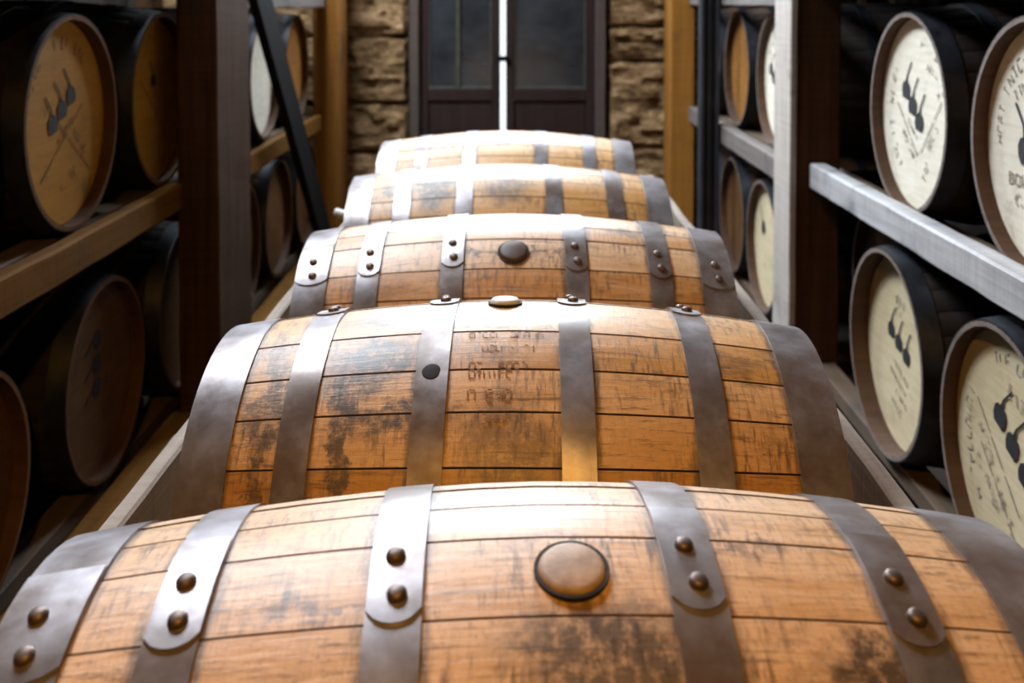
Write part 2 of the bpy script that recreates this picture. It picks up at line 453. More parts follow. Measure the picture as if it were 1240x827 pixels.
def stone_mesh(w, h, seed):
    nx, nz = max(4, int(w / .022)), max(4, int(h / .022))
    nx, nz = min(nx, 26), min(nz, 18)
    v, f = [], []
    for j in range(nz + 1):
        for i in range(nx + 1):
            x, z = -w / 2 + w * i / nx, -h / 2 + h * j / nz
            ex = min(i, nx - i) / nx * w; ez = min(j, nz - j) / nz * h
            e = min(ex, ez)
            roundf = 1 - max(0, 1 - e / .035) ** 2
            p = Vector((x * 4, seed * 3.1, z * 8))
            d = noise.fractal(p, .8, 2.1, 5) * .04 + noise.cell(Vector((x * 13 + z * 4, seed, z * 19))) * .018
            jx = noise.noise(Vector((x * 9, z * 9, seed))) * .004
            v.append((x + (jx if 0 < i < nx else jx * .8), .06 - roundf * .052 - d * roundf, z + jx))
    W = nx + 1
    for j in range(nz):
        for i in range(nx):
            a = j * W + i
            f.append((a, a + 1, a + W + 1, a + W))
    n = len(v)
    rim = [i for i in range(W)] + [j * W + nx for j in range(1, nz + 1)] + [nz * W + i for i in range(nx - 1, -1, -1)] + [j * W for j in range(nz - 1, 0, -1)]
    v += [(v[i][0], .08, v[i][2]) for i in rim]
    L = len(rim)
    for k in range(L):
        f.append((rim[k], rim[(k + 1) % L], n + (k + 1) % L, n + k))
    me = mesh_from('stone', v, f, M['stone'], 38)
    return me

srnd = random.Random(5)
def course(x0, x1, rows, first):
    seed = first
    for (z0, z1, cuts) in rows:
        xs = [x0] + [c for c in cuts if x0 < c < x1] + [x1]
        for a, b_ in zip(xs[:-1], xs[1:]):
            seed += 1
            g = .006
            me = stone_mesh(b_ - a - g, z1 - z0 - g, seed)
            obj('stone', me, wall_back, ((a + b_) / 2, RY1 - .005, (z0 + z1) / 2))
course(-2.3, DX0 - .012, [(0, .33, (-1.7, -1.2)), (.33, .60, (-1.9, -1.35)), (.60, .895, (-1.6, -1.06)), (.895, 1.30, (-1.8, -1.1)), (1.30, 1.62, (-1.5,)), (1.62, 1.95, (-1.9, -1.1)), (1.95, 2.35, (-1.5,))], 10)
course(DX1 + .012, 2.3, [(0, .30, (1.1, 1.7)), (.30, .625, (1.3, 1.9)), (.625, 1.148, (1.2, 1.7)), (1.148, 1.362, (1.0, 1.6)), (1.362, 1.7, (1.3, 1.8)), (1.7, 2.0, (1.05, 1.7)), (2.0, 2.35, (1.4,))], 60)

# ------------------------------------------------------------------ double door
def make_door():
    d = tag(bpy.data.objects.new('door_1', None), kind='structure')
    COL.objects.link(d); d.location = ((DX0 + DX1) / 2, RY1, 0)
    d['label'] = 'dark double doors with glazed upper panels and a bright slit between the leaves'
    Y = RY1
    for (a, b_) in ((DX0, DX0 + .055), (DX1 - .06, DX1)):
        board('door_jamb', (a, b_), (Y - .03, Y + .2), (0, DZ), M['door_jamb'], d, .004, .001, 2, 6)
    board('door_head', (DX0 + .056, DX1 - .061), (Y - .03, Y + .2), (DZ - .06, DZ), M['door_jamb'], d, .004, .001, 0, 4)
    gx0, gx1 = -.100, -.066
    def leaf(x0, x1, bars):
        root = tag(bpy.data.objects.new('door_leaf', None)); COL.objects.link(root)
        root.parent = d; root.location = Vector(((x0 + x1) / 2, Y + .05, 0)) - d.location
        off = Vector(((x0 + x1) / 2, Y + .05, 0))
        def part(n, x, y, z, mat, bev=.003):
            o = board(n, x, y, z, mat, None, bev, 0, 2, 1)
            o.parent = root; o.location = o.location - off
            return o
        sw = .05
        zr = 1.5 - (108 - 4.75) * (Y + .05) / F_PX
        part('stile', (x0, x0 + sw), (Y + .02, Y + .07), (.01, DZ - .07), M['door_wood'])
        part('stile', (x1 - sw, x1), (Y + .02, Y + .07), (.01, DZ - .07), M['door_wood'])
        part('rail', (x0 + sw, x1 - sw), (Y + .02, Y + .07), (zr - .07, zr), M['door_wood'])
        part('rail', (x0 + sw, x1 - sw), (Y + .02, Y + .07), (.01, .2), M['door_wood'])
        part('rail', (x0 + sw, x1 - sw), (Y + .02, Y + .07), (DZ - .17, DZ - .07), M['door_wood'])
        part('panel', (x0 + sw, x1 - sw), (Y + .035, Y + .06), (.2, zr - .07), M['door_wood'])
        part('glass_pane', (x0 + sw, x1 - sw), (Y + .042, Y + .05), (zr, DZ - .17), M['glass'], 0)
        part('glazing_bead', (x0 + sw, x1 - sw), (Y + .028, Y + .042), (zr, zr + .016), M['door_bar'])
        part('glazing_bead', (x0 + sw, x0 + sw + .012), (Y + .03, Y + .042), (zr, DZ - .17), M['door_bar'])
        part('glazing_bead', (x1 - sw - .012, x1 - sw), (Y + .03, Y + .042), (zr, DZ - .17), M['door_bar'])
        for bx in bars:
            part('glazing_bar', (bx - .012, bx + .012), (Y + .02, Y + .042), (zr, DZ - .17), M['door_bar'])
        return root
    leaf(DX0 + .058, gx0, (-.355,))
    leaf(gx1, DX1 - .063, ())
    zl = 1.5 - (71 - 4.75) * Y / F_PX
    board('latch', (gx0 - .02, gx1 + .02), (Y - .005, Y + .018), (zl - .018, zl + .016), M['brace'], d, .003, 0, 0, 1)
make_door()

# ------------------------------------------------------------------ barrels
RB, RH, HL = 0.3145, 0.272, 0.445
def rad(x): return RB - (RB - RH) * min(1, abs(x) / HL) ** 1.75

STAVE_W = []
_r = random.Random(3)
for i in range(29): STAVE_W.append(_r.uniform(0.75, 1.3))
_s = sum(STAVE_W); STAVE_W = [w / _s * 2 * pi for w in STAVE_W]
XS = [HL * (-1 + 2 * i / 16) for i in range(17)]

def stave_mesh(w, mat):
    h = w / 2
    lift = _r.uniform(-.0007, .0007)
    v, f = [], []
    gap = .0005
    for x in XS:
        r = rad(x) + lift
        hh = h - gap / RB
        c = .0011 / RB
        sec = [(-hh, r - .0024), (-hh + c, r - .0004), (-hh * .45, r), (hh * .45, r), (hh - c, r - .0004), (hh, r - .0024), (hh, r - .026), (-hh, r - .026)]
        for (a, q) in sec:
            v.append((x, -q * sin(a), q * cos(a)))
    n = 8
    for i in range(len(XS) - 1):
        for j in range(n):
            a, b_ = i * n + j, i * n + (j + 1) % n
            f.append((a, b_, b_ + n, a + n))
    f.append(tuple(range(n))); f.append(tuple((len(XS) - 1) * n + i for i in range(n)))
    me = mesh_from('stave', v, f, mat, 25)
    me.materials.append(M['seam'])
    for p in me.polygons:                      # the joint faces between two staves get a darker colour
        a_ = [math.atan2(-me.vertices[i].co.y, me.vertices[i].co.z) for i in p.vertices]
        if len(a_) == 4 and abs(sum(a_) / 4) > hh - c * .9:
            p.material_index = 1
    return me

def hoop_mesh(x0, x1, mat, seg=72, lift=.0028):
    v, f = [], []
    prof = []
    for x in (x0, (x0 + x1) / 2, x1): prof.append((x, rad(x) + lift))
    for x in (x1, x0): prof.append((x, rad(x) - .0015))
    n = len(prof)
    for k in range(seg):
        a = 2 * pi * k / seg
        for (x, r) in prof: v.append((x, -r * sin(a), r * cos(a)))
    for k in range(seg):
        for j in range(n):
            a, b_ = k * n + j, k * n + (j + 1) % n
            c, d = ((k + 1) % seg) * n + j, ((k + 1) % seg) * n + (j + 1) % n
            f.append((a, b_, d, c))
    return mesh_from('hoop', v, f, mat, 30)

def lap_mesh(x0, x1, mat, span=radians(14.5), lift=.0052):
    """overlapping hoop end: a strip with a rounded tongue, built around the +Z direction"""
    v, f = [], []
    nu, nv = 10, 6
    w = x1 - x0
    for layer in (lift, .0015):
        for i in range(nu + 1):
            for j in range(nv + 1):
                s = j / nv * 2 - 1
                x = (x0 + x1) / 2 + s * w / 2 * .985
                end = span - (1 - math.sqrt(max(0, 1 - (s * .9) ** 2))) * .022 / RB
                a = -span * .6 + (end + span * .6) * i / nu
                r = rad(x) + layer
                v.append((x, -r * sin(a), r * cos(a)))
    W = nv + 1; S = (nu + 1) * W
    for i in range(nu):
        for j in range(nv):
            a = i * W + j
            f.append((a, a + 1, a + W + 1, a + W))
            f.append((S + a, S + a + W, S + a + W + 1, S + a + 1))
    for i in range(nu):
        for j in (0, nv):
            a = i * W + j
            f.append((a, a + W, S + a + W, S + a))
    for j in range(nv):
        for i in (0, nu):
            a = i * W + j
            f.append((a, a + 1, S + a + 1, S + a))
    return mesh_from('hoop_lap', v, f, mat, 30)

def dome_mesh(name, r, h, mat, seg=12, flat=0.0, skirt=.004):
    """button: a skirt, then a dome of radius r and height h with a flat centre; axis +Z"""
    prof = [(r, -skirt), (r, 0)]
    for k in range(1, 5):
        a = k / 5 * pi / 2
        prof.append((r * (flat + (1 - flat) * cos(a)), h * sin(a)))
    v, f = [], []
    for (q, z) in prof:
        for k in range(seg):
            a = 2 * pi * k / seg
            v.append((q * cos(a), q * sin(a), z))
    for i in range(len(prof) - 1):
        for k in range(seg):
            a, b_ = i * seg + k, i * seg + (k + 1) % seg
            f.append((a, b_, b_ + seg, a + seg))
    v.append((0, 0, h)); t = len(v) - 1
    i = (len(prof) - 1) * seg
    for k in range(seg): f.append((i + k, i + (k + 1) % seg, t))
    f.append(tuple(range(seg)))
    return mesh_from(name, v, f, mat, 40)

def ring_mesh(name, r0, r1, z0, z1, mat, seg=28):
    v, f = [], []
    prof = [(r0, z0), (r0, z1), (r1, z1), (r1, z0)]
    for k in range(seg):
        a = 2 * pi * k / seg
        for (q, z) in prof: v.append((q * cos(a), q * sin(a), z))
    for k in range(seg):
        for j in range(4):
            a, b_ = k * 4 + j, k * 4 + (j + 1) % 4
            c, d = ((k + 1) % seg) * 4 + j, ((k + 1) % seg) * 4 + (j + 1) % 4
            f.append((a, b_, d, c))
    return mesh_from(name, v, f, mat, 40)

RECESS = .034
def head_mesh(side, mat, seg=48, rim=.0235):
    """barrel head: a slightly dished disc with thickness inside the chime"""
    v, f = [], []
    x_out = side * (HL - RECESS)
    x_in = side * (HL - RECESS - .02)
    r = rad(HL) - rim
    rings = [(x_in, r), (x_out, r), (x_out - side * .002, r * .6), ]
    for (x, q) in rings:
        for k in range(seg):
            a = 2 * pi * k / seg
            v.append((x, q * cos(a), q * sin(a)))
    for i in range(len(rings) - 1):
        for k in range(seg):
            a, b_ = i * seg + k, i * seg + (k + 1) % seg
            f.append((a, b_, b_ + seg, a + seg))
    f.append(tuple(range(seg)))
    v.append((x_out - side * .002, 0, 0)); t = len(v) - 1
    i = (len(rings) - 1) * seg
    for k in range(seg): f.append((i + k, i + (k + 1) % seg, t))
    return mesh_from('head', v, f, mat, 30)

_hoops = {}
def hoop(x0, x1, mat):
    key = (round(x0, 4), round(x1, 4), mat.name)
    if key not in _hoops: _hoops[key] = hoop_mesh(x0, x1, mat)
    return _hoops[key]

rivet_me = dome_mesh('rivet', .0085, .0055, M['rivet'], 12, .35)

# letter-like worn strokes, in a (u, v) plane
def glyphs(n, h, rnd, drop=.12, kinds=(0, 1, 2, 3, 4, 5, 6)):
    """n stencilled characters in a row, centred on the origin, as quads (u0, v0, u1, v1, ...)"""
    w = h * .62; adv = h * .82
    q = []
    th = h * .13
    def seg(x0, y0, x1, y1):
        if rnd.random() < .3: return           # worn away
        k0, k1 = rnd.uniform(0, .25), rnd.uniform(.75, 1)
        x0, y0, x1, y1 = x0 + (x1 - x0) * k0, y0 + (y1 - y0) * k0, x0 + (x1 - x0) * k1, y0 + (y1 - y0) * k1
        d = Vector((x1 - x0, y1 - y0)); L = d.length
        nrm = Vector((-d.y, d.x)) / L * th / 2
        q.append([(x0 - nrm.x, y0 - nrm.y), (x1 - nrm.x, y1 - nrm.y), (x1 + nrm.x, y1 + nrm.y), (x0 + nrm.x, y0 + nrm.y)])
    x = -adv * n / 2
    for i in range(n):
        if rnd.random() > drop:
            kind = rnd.choice(kinds)
            a, b_, c, d = x, x + w, -h / 2, h / 2
            if kind == 0: seg(a, c, a, d); seg(a, d, b_, d); seg(a, 0, b_, 0)
            elif kind == 1: seg(a, c, a, d); seg(a, c, b_, c)
            elif kind == 2: seg((a + b_) / 2, c, (a + b_) / 2, d); seg(a, d, b_, d)
            elif kind == 3: seg(a, c, a, d); seg(b_, c, b_, d); seg(a, 0, b_, 0)
            elif kind == 4: seg(a, c, a, d); seg(b_, c, b_, d); seg(a, c, b_, c); seg(a, d, b_, d)
            elif kind == 5: seg(a, c, a, d); seg(b_, c, a, d); seg(b_, c, b_, d)
            else: seg(a, d, b_, d); seg(a, 0, b_, 0); seg(a, c, b_, c); seg(a, c, a, d)
        x += adv
    return q

def line_marks(items, rnd):
    """items: ('line', u, v, angle, n, h) or ('arc', radius, mid_angle, n, h) or ('rule', u, v, angle, length)"""
    quads = []
    for it in items:
        if it[0] == 'line':
            _, u, v, ang, n, h = it
            for q in glyphs(n, h, rnd):
                quads.append([(u + x * cos(ang) - y * sin(ang), v + x * sin(ang) + y * cos(ang)) for (x, y) in q])
        elif it[0] == 'arc':
            _, r, mid, n, h = it
            for k in range(n):
                a = mid + (n / 2 - k - .5) * h * .95 / r
                for q in glyphs(1, h, rnd):
                    ang = a - pi / 2
                    quads.append([(r * cos(a) + x * cos(ang) - y * sin(ang), r * sin(a) + x * sin(ang) + y * cos(ang)) for (x, y) in q])
        else:
            _, u, v, ang, L = it
            for (s0, s1) in ((-.5, -.2), (-.16, .12), (.17, .5)):
                th = .0016
                quads.append([(u + x * cos(ang) - y * sin(ang), v + x * sin(ang) + y * cos(ang)) for (x, y) in ((s0 * L, -th), (s1 * L, -th), (s1 * L, th), (s0 * L, th))])
    return quads

def slab(name, polys, place, mat):
    """flat shapes with a hair of thickness; place(u, v, t) gives the point"""
    v, f = [], []
    for p in polys:
        n = len(v); k = len(p)
        v += [place(u, w, 0) for (u, w) in p] + [place(u, w, 1) for (u, w) in p]
        f.append(tuple(n + i for i in range(k))); f.append(tuple(n + k + i for i in range(k)))
        for i in range(k):
            f.append((n + i, n + (i + 1) % k, n + k + (i + 1) % k, n + k + i))
    return mesh_from(name, v, f, mat)

def head_place(u, v, t):
    return (-(HL - RECESS) - .0002 - .0006 * t, -u, v)

STILL = [(-.017, -.024), (.017, -.024), (.024, -.010), (.023, .006), (.014, .016), (.006, .022), (.004, .034), (.010, .050), (.022, .066), (.019, .069), (.005, .053), (-.002, .036), (-.005, .022), (-.014, .016), (-.023, .006), (-.024, -.010)]
def still_mark(parent, u, v, ang, s=1.0, flip=1):
    # the outline is split in convex bits: body and neck
    body = [(x * flip * s, y * s) for (x, y) in STILL if y <= .0165]
    neck = [(x * flip * s, y * s) for (x, y) in ((-.006, .014), (.006, .014), (.004, .034), (-.001, .034))]
    neck2 = [(x * flip * s, y * s) for (x, y) in ((-.0012, .033), (.004, .033), (.024, .068), (.0195, .070))]
    rot = lambda p: [(u + x * cos(ang) - y * sin(ang), v + x * sin(ang) + y * cos(ang)) for (x, y) in p]
    return obj('still_mark', slab('still_mark', [rot(body), rot(neck), rot(neck2)], head_place, M['ink']), parent)

# ---- aisle barrels (every stave, hoop and rivet its own piece)
def aisle_barrel(pos, yaw, roll, label, wood_kw, hoops_at, laps, bung=None, spin=0.0, marks=None, plugs=()):
    """pos: centre of the barrel; laps: {hoop index: angle of the riveted overlap} (angle 90 = top, smaller = towards the front)"""
    root = thing('whiskey_barrel', (pos[0], pos[1], pos[2] - RB), (0, -roll, yaw), label, 'barrel', 'barrels lying in a row on the aisle run')
    mat = stave_wood('stave_oak_%d' % len([m for m in bpy.data.materials if m.name.startswith('stave_oak')]), root, hoops=hoops_at, **wood_kw)
    if bung:                                   # the bung sits in the middle of the widest stave
        kw = STAVE_W.index(max(STAVE_W))
        spin = radians(90 - bung[1]) - (sum(STAVE_W[:kw]) + STAVE_W[kw] / 2)
    a = 0.0
    for i, w in enumerate(STAVE_W):
        me = stave_mesh(w, mat)
        obj('stave', me, root, (0, 0, RB), (a + w / 2 + spin, 0, 0))
        a += w
    for s in (-1, 1):
        obj('head', head_mesh(s, M['head_oak']), root, (0, 0, RB))
    for i, (x0, x1) in enumerate(hoops_at):
        h = obj('hoop', hoop(x0, x1, M['hoop']), root, (0, 0, RB))
        if i in laps:
            ang = laps[i]
            phi = radians(90 - ang)
            obj('hoop_lap', lap_mesh(x0, x1, M['hoop']), h, (0, 0, 0), (phi, 0, 0))
            xm = (x0 + x1) / 2
            for k, da in enumerate((-1.5, 6.0)):
                p = phi + radians(da + 4)
                r = rad(xm) + .006
                sl = math.atan2(rad(xm + .001) - rad(xm - .001), .002)
                dx = (k - .5) * .004
                o = obj('rivet', rivet_me, h, (xm + dx, -r * sin(p), r * cos(p)))
                o.rotation_euler = (Matrix.Rotation(p, 4, 'X') @ Matrix.Rotation(-sl, 4, 'Y')).to_euler()
    for (x, ang, r_, m_, hgt, ring) in ([bung] if bung else []) + list(plugs):
        p = radians(90 - ang)
        q = rad(x) + (.001 if ring else .0005)
        nm = 'bung' if ring else 'plug'
        o = obj(nm, dome_mesh(nm, r_, hgt, m_, 28, .72, .008), root, (x, -q * sin(p), RB + q * cos(p)), (p, 0, 0))
        if ring:
            obj('bung_ring', ring_mesh('bung_ring', r_ + .0004, r_ + .0032, -.006, .0014, M['char']), o)
    if marks:
        rows, mm = marks
        rnd = random.Random(11)
        def place(u, v, t):           # u along the barrel, v = arc length from the top towards the front
            p = v / RB
            q = rad(u) + .0004 + .0005 * t
            return (u, -q * sin(p), q * cos(p))
        quads = []
        for (u, v, n, h) in rows:
            for q in glyphs(n, h, rnd, .2, (3, 4, 6, 6, 4, 2)):
                quads.append([(u + x, v - y) for (x, y) in q])
        tag(obj('stencil_lettering', slab('stencil_lettering', quads, place, mm), root, (0, 0, RB)), kind='stuff')
    return root

def hoop_set(bil, qua, c=0.0, w=.045, end=.068):
    return [(-HL + .0005, -HL + end), (c - qua - w / 2, c - qua + w / 2), (c - bil - w / 2, c - bil + w / 2),
            (c + bil - w / 2, c + bil + w / 2), (c + qua - w / 2, c + qua + w / 2), (HL - end, HL - .0005)]

def pt(x, ang, r=None):
    """a point on the barrel wall in the barrel's own frame"""
    r = r or rad(x)
    return (x, -r * cos(radians(ang)), RB + r * sin(radians(ang)))

aisle_barrel((.0206, .9015, CAM_Z - .7735), .039, 0.0,
    'tan oak barrel with a wide pale bung and paired rivets, at the row\'s open end',
    dict(spots=[(pt(.05, 62), (.085, .06, .06), .85), (pt(.255, 60), (.05, .035, .035), .9), (pt(.17, 84), (.07, .012, .02), .5), (pt(-.19, 74), (.10, .006, .02), .6)], mold=.4, seed=1.7, pale=(0.72, 0.50, 0.32), deep=(0.49, 0.255, 0.085)),
    hoop_set(.122, .295), {0: 79, 1: 82, 2: 83, 3: 84, 4: 79.5}, (.022, 77, .0282, M['bung'], .0055, True), .05)
aisle_barrel((-.0008, 1.5564, CAM_Z - .7805), -.019, .0026,
    'stained oak barrel with faded stencil lettering and a pale bung proud of its top',
    dict(spots=[(pt(-.20, 66), (.07, .055, .055), .9), (pt(-.15, 48), (.085, .022, .03), .9), (pt(-.345, 62), (.012, .12, .12), .7), (pt(-.33, 35), (.014, .2, .2), .8), (pt(-.15, 86), (.10, .035, .035), .75), (pt(-.05, 82), (.05, .03, .03), .7), (pt(-.36, 76), (.05, .02, .03), .4),
                 (pt(0, 40), (.06, .09, .07), .6), (pt(-.225, 40), (.016, .2, .2), .85), (pt(.30, 68), (.05, .02, .03), .5)], mold=.5, seed=4.1),
    hoop_set(.10, .278, -.012), {2: 109, 3: 108, 4: 108, 1: 109}, (-.016, 96, .0235, M['bung_pale'], .008, True), .12,
    marks=([(-.01, .088, 11, .012), (.0, .118, 9, .012), (-.02, .152, 8, .0125), (-.03, .167, 6, .0125), (-.03, .20, 5, .015), (-.025, .235, 5, .013)], M['ink_brown']),
    plugs=[(-.112, 60.5, .0145, M['char'], .003, False)])
aisle_barrel((-.0037, 2.2245, CAM_Z - .7773), -.0016, .0009,
    'oak barrel with a dark brown bung facing out between its middle hoops',
    dict(spots=[(pt(.25, 78), (.08, .015, .03), .7), (pt(.0, 80), (.08, .03, .03), .5), (pt(-.03, 62), (.14, .008, .015), .8)], mold=.5, seed=8.3, pale=(0.66, 0.44, 0.27), deep=(0.43, 0.19, 0.035)),
    hoop_set(.125, .294), {0: 64, 1: 66, 2: 68, 3: 66, 4: 65, 5: 62}, (-.002, 60.5, .029, M['bung_dark'], .007, True), .31)
aisle_barrel((-.028, 2.944, CAM_Z - .778), .018, -.008,
    'pale-topped oak barrel with upright black streaks beside one middle hoop',
    dict(spots=[(pt(-.205, 70), (.045, .14, .14), .9), (pt(-.13, 62), (.014, .12, .12), .9), (pt(.0, 62), (.06, .07, .07), .7), (pt(-.33, 66), (.02, .03, .03), .8)], mold=.4, seed=12.9),
    hoop_set(.122, .29), {}, None, .2)
aisle_barrel((-.034, 3.68, CAM_Z - .772), -.02, .003,
    'whitish oak barrel with a dark smear, last of the row before the double doors',
    dict(spots=[(pt(.0, 72), (.06, .035, .035), 1.0), (pt(-.12, 72), (.03, .04, .04), .7), (pt(-.25, 64), (.12, .012, .02), .7)], mold=.35, seed=15.5),
    hoop_set(.122, .29), {}, None, .02)

# ---- the run the aisle barrels lie on
run = thing('barrel_run', (0, 3.2, 0), label='long low timber run with pale side boards carrying the aisle barrels', cat='barrel run')
for s in (-1, 1):
    xa, xb = sorted((s * .50, s * .527))
    board('side_board', (xa, xb), (.25, 3.95), (.55, .84), M['board'], run, .004, .003, 1, 40)
    xa, xb = sorted((s * .24, s * .34))
    board('rail', (xa, xb), (.25, 3.95), (.335, .421), M['rail'], run, .004, .002, 1, 10)
for y in (.55, 1.65, 2.75, 3.85):
    board('bearer', (-.50, .50), (y - .06, y + .06), (.002, .335), M['rail'], run, .004, .002, 0, 6)
    for s in (-1, 1):
        xa, xb = sorted((s * .5275, s * .575))
        board('upright', (xa, xb), (y - .05, y + .05), (.002, .78), M['rail'], run, .004, .002, 2, 6)
pg = obj('peg', dome_mesh('peg', .014, .012, M['peg'], 14, .5, .02), run, Vector((-.57, 3.25, .835)) - run.location, (0, radians(-70), 0))

# ---- barrels in the racks
def body_mesh(mat, end='chime_end'):
    n = 30
    prof = [(x, rad(x)) for x in XS]
    ri = rad(HL) - .0115
    v, f = [], []
    ang = []
    for k in range(n):
        a = 2 * pi * k / n; w = 2 * pi / n
        ang += [(a, -.003), (a + w * .12, 0), (a + w * .88, 0)]
    full = [(-HL + RECESS + .02, ri, 0), (-HL, ri, 0)] + [(x, r, 1) for (x, r) in prof] + [(HL, ri, 0), (HL - RECESS - .02, ri, 0)]
    for (x, r, o) in full:
        for (a, d) in ang:
            q = r + (d if o else 0)
            v.append((x, q * cos(a), q * sin(a)))
    S = len(ang)
    for i in range(len(full) - 1):
        for k in range(S):
            a, b_ = i * S + k, i * S + (k + 1) % S
            f.append((a, b_, b_ + S, a + S))
    me = mesh_from('body', v, f, mat, 35)
    me.materials.append(M['chime']); me.materials.append(M[end])
    for p in me.polygons:                      # bare end grain and inside of the chime
        if max(math.hypot(me.vertices[i].co.y, me.vertices[i].co.z) for i in p.vertices) < rad(HL) + .0006 and abs(p.center.x) > HL - RECESS - .03 and (abs(p.center.x) > HL - .0005 or p.center.yz.length < rad(HL) - .006):
            p.material_index = 2 if abs(p.center.x) > HL - .0005 else 1
    return me
M['chime_brown'] = timber('chime_brown_end_grain', (0.07, 0.032, 0.010), (0.17, 0.08, 0.026), 'X', 0.7, stain_amt=0.5, spec=0.15)
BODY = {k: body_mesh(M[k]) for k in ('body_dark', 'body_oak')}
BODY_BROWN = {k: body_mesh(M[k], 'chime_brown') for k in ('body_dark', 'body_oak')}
HEAD = {}
def get_head(s, k):
    if (s, k) not in HEAD: HEAD[(s, k)] = head_mesh(s, M[k], rim=.0125)
    return HEAD[(s, k)]

def row3(u0, v0, ang, step, icon, flip=1, s=1.0):
    return [(u0 + step * k * cos(ang), v0 + step * k * sin(ang), icon, flip, s) for k in (-1, 0, 1)]

def rack_barrel(side, xh, y, zc, label, head='head_pale', body='body_dark', stills=(), text=(), ink='ink_faint', group=None, yaw=0.0, words=(), hoopm='hoop_dark', seed=0, sink=0.0):
    """side +1: right rack (head faces -X), -1: left rack (head faces +X); xh = where the near head's rim stands"""
    cx = side * (abs(xh) + HL)
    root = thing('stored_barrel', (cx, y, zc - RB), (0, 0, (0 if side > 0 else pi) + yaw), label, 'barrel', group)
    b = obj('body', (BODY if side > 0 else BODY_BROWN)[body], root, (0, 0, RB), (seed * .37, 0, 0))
    hd = obj('head', get_head(-1, head), root, (sink, 0, RB))
    obj('head', get_head(1, 'head_oak'), root, (0, 0, RB))
    for (x0, x1) in hoop_set(.122, .292, 0, .04, .05):
        obj('hoop', hoop(x0, x1, M[hoopm]), root, (0, 0, RB))
    for (u, v, a, fl, s) in stills:
        still_mark(hd, u, v, a, s * 1.15, fl)
    if text:
        rnd = random.Random(seed + 3)
        tag(obj('stencil_lettering', slab('stencil_lettering', line_marks(text, rnd), head_place, M[ink]), hd), kind='stuff')
    for (txt, u, v, h) in words:
        cu = bpy.data.curves.new('words', 'FONT')
        cu.body = txt; cu.align_x = 'CENTER'; cu.align_y = 'CENTER'; cu.size = h * 1.4; cu.extrude = .0004; cu.resolution_u = 2
        tmp = bpy.data.objects.new('words', cu); COL.objects.link(tmp)
        me = bpy.data.meshes.new_from_object(tmp)
        bpy.data.objects.remove(tmp); bpy.data.curves.remove(cu)
        for w in me.vertices:
            x_, y_, z_ = w.co
            w.co = (-(HL - RECESS) - .0006 - z_, -(x_ + u), y_ + v)
        me.materials.clear(); me.materials.append(M[ink])
        obj('painted_word', me, hd)
    return root

ARC = radians
R_UP, R_LO, L_UP, L_LO = 1.205, .570, 1.200, .473
# right rack, bay this side of the post
rack_barrel(1, 1.05, 2.77, R_UP, 'cream-headed barrel with three black marks in a falling diagonal, upper shelf beside grey post', 'head_pale',
    stills=row3(-.035, .02, radians(-40), .062, radians(-8)), seed=1,
    text=[('arc', .19, ARC(50), 9, .026), ('arc', .19, ARC(160), 5, .024), ('arc', .145, ARC(40), 5, .026), ('arc', .195, ARC(-10), 7, .02), ('arc', .19, ARC(215), 7, .026), ('line', -.06, -.09, radians(-40), 7, .02), ('line', -.03, -.05, radians(-40), 6, .016), ('line', .10, -.06, radians(45), 7, .016), ('rule', -.07, -.05, radians(-42), .2), ('rule', .09, -.03, radians(48), .2), ('line', .06, -.16, radians(60), 4, .026), ('line', 0, -.12, 0, 3, .026)])
rack_barrel(1, 1.05, 2.095, R_UP, 'cream-headed barrel lettered BOURBON under one big mark, upper shelf above the grey beam', 'head_pale',
    stills=[(-.082, -.012, radians(10), -1, 1.25)], seed=2, ink='ink_faint',
    text=[('arc', .20, ARC(90), 14, .028), ('arc', .20, ARC(165), 6, .024), ('line', -.09, .12, radians(35), 5, .026), ('line', .08, .11, 0, 5, .026), ('line', -.11, -.13, radians(-30), 3, .024), ('line', .02, -.17, 0, 8, .026)],
    words=[('BOURBON', -.055, -.087, .03)])
rack_barrel(1, 1.05, 1.43, R_UP, 'cream-headed barrel with worn lettering, upper shelf at the open end of the rack', 'head_pale', seed=3, text=[('arc', .2, ARC(90), 14, .028)])
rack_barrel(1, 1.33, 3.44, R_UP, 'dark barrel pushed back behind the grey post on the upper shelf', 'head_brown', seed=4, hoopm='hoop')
rack_barrel(1, .98, 2.72, R_LO, 'cream-headed barrel with small marks in a short row and deep brown rim, lower shelf', 'head_cream', 'body_dark',
    stills=row3(-.02, .02, radians(-20), .058, radians(-5), 1, .85), seed=5, sink=.016,
    text=[('line', -.02, .13, radians(-10), 3, .03), ('line', -.03, .10, radians(-10), 3, .026), ('arc', .17, ARC(35), 6, .026), ('line', .0, -.06, radians(-20), 9, .016), ('line', -.02, -.09, radians(-20), 9, .016), ('line', 0, -.13, radians(-20), 8, .016), ('line', -.03, -.16, radians(-20), 5, .02)])
rack_barrel(1, .98, 2.075, R_LO, 'cream-headed barrel crowded with worn lettering around three black marks, lower shelf under grey beam', 'head_cream', 'body_dark',
    stills=row3(.005, .03, radians(-36), .068, radians(-20), 1, 1.0), seed=6, ink='ink_faint',
    text=[('arc', .195, ARC(78), 12, .026), ('line', .02, .125, radians(-20), 3, .03), ('arc', .20, ARC(192), 10, .026), ('line', -.11, -.015, radians(-40), 6, .018), ('line', -.075, -.065, radians(-42), 9, .02), ('line', -.10, -.10, radians(-42), 8, .02), ('rule', -.06, -.02, radians(-42), .26), ('rule', -.04, -.11, radians(-42), .26), ('line', .0, -.14, radians(-42), 7, .022), ('line', .1, -.1, radians(-42), 6, .022)])
rack_barrel(1, .98, 1.42, R_LO, 'cream-headed barrel with worn lettering, lower shelf at the open end of the rack', 'head_cream', seed=7, text=[('arc', .2, ARC(90), 14, .028)])
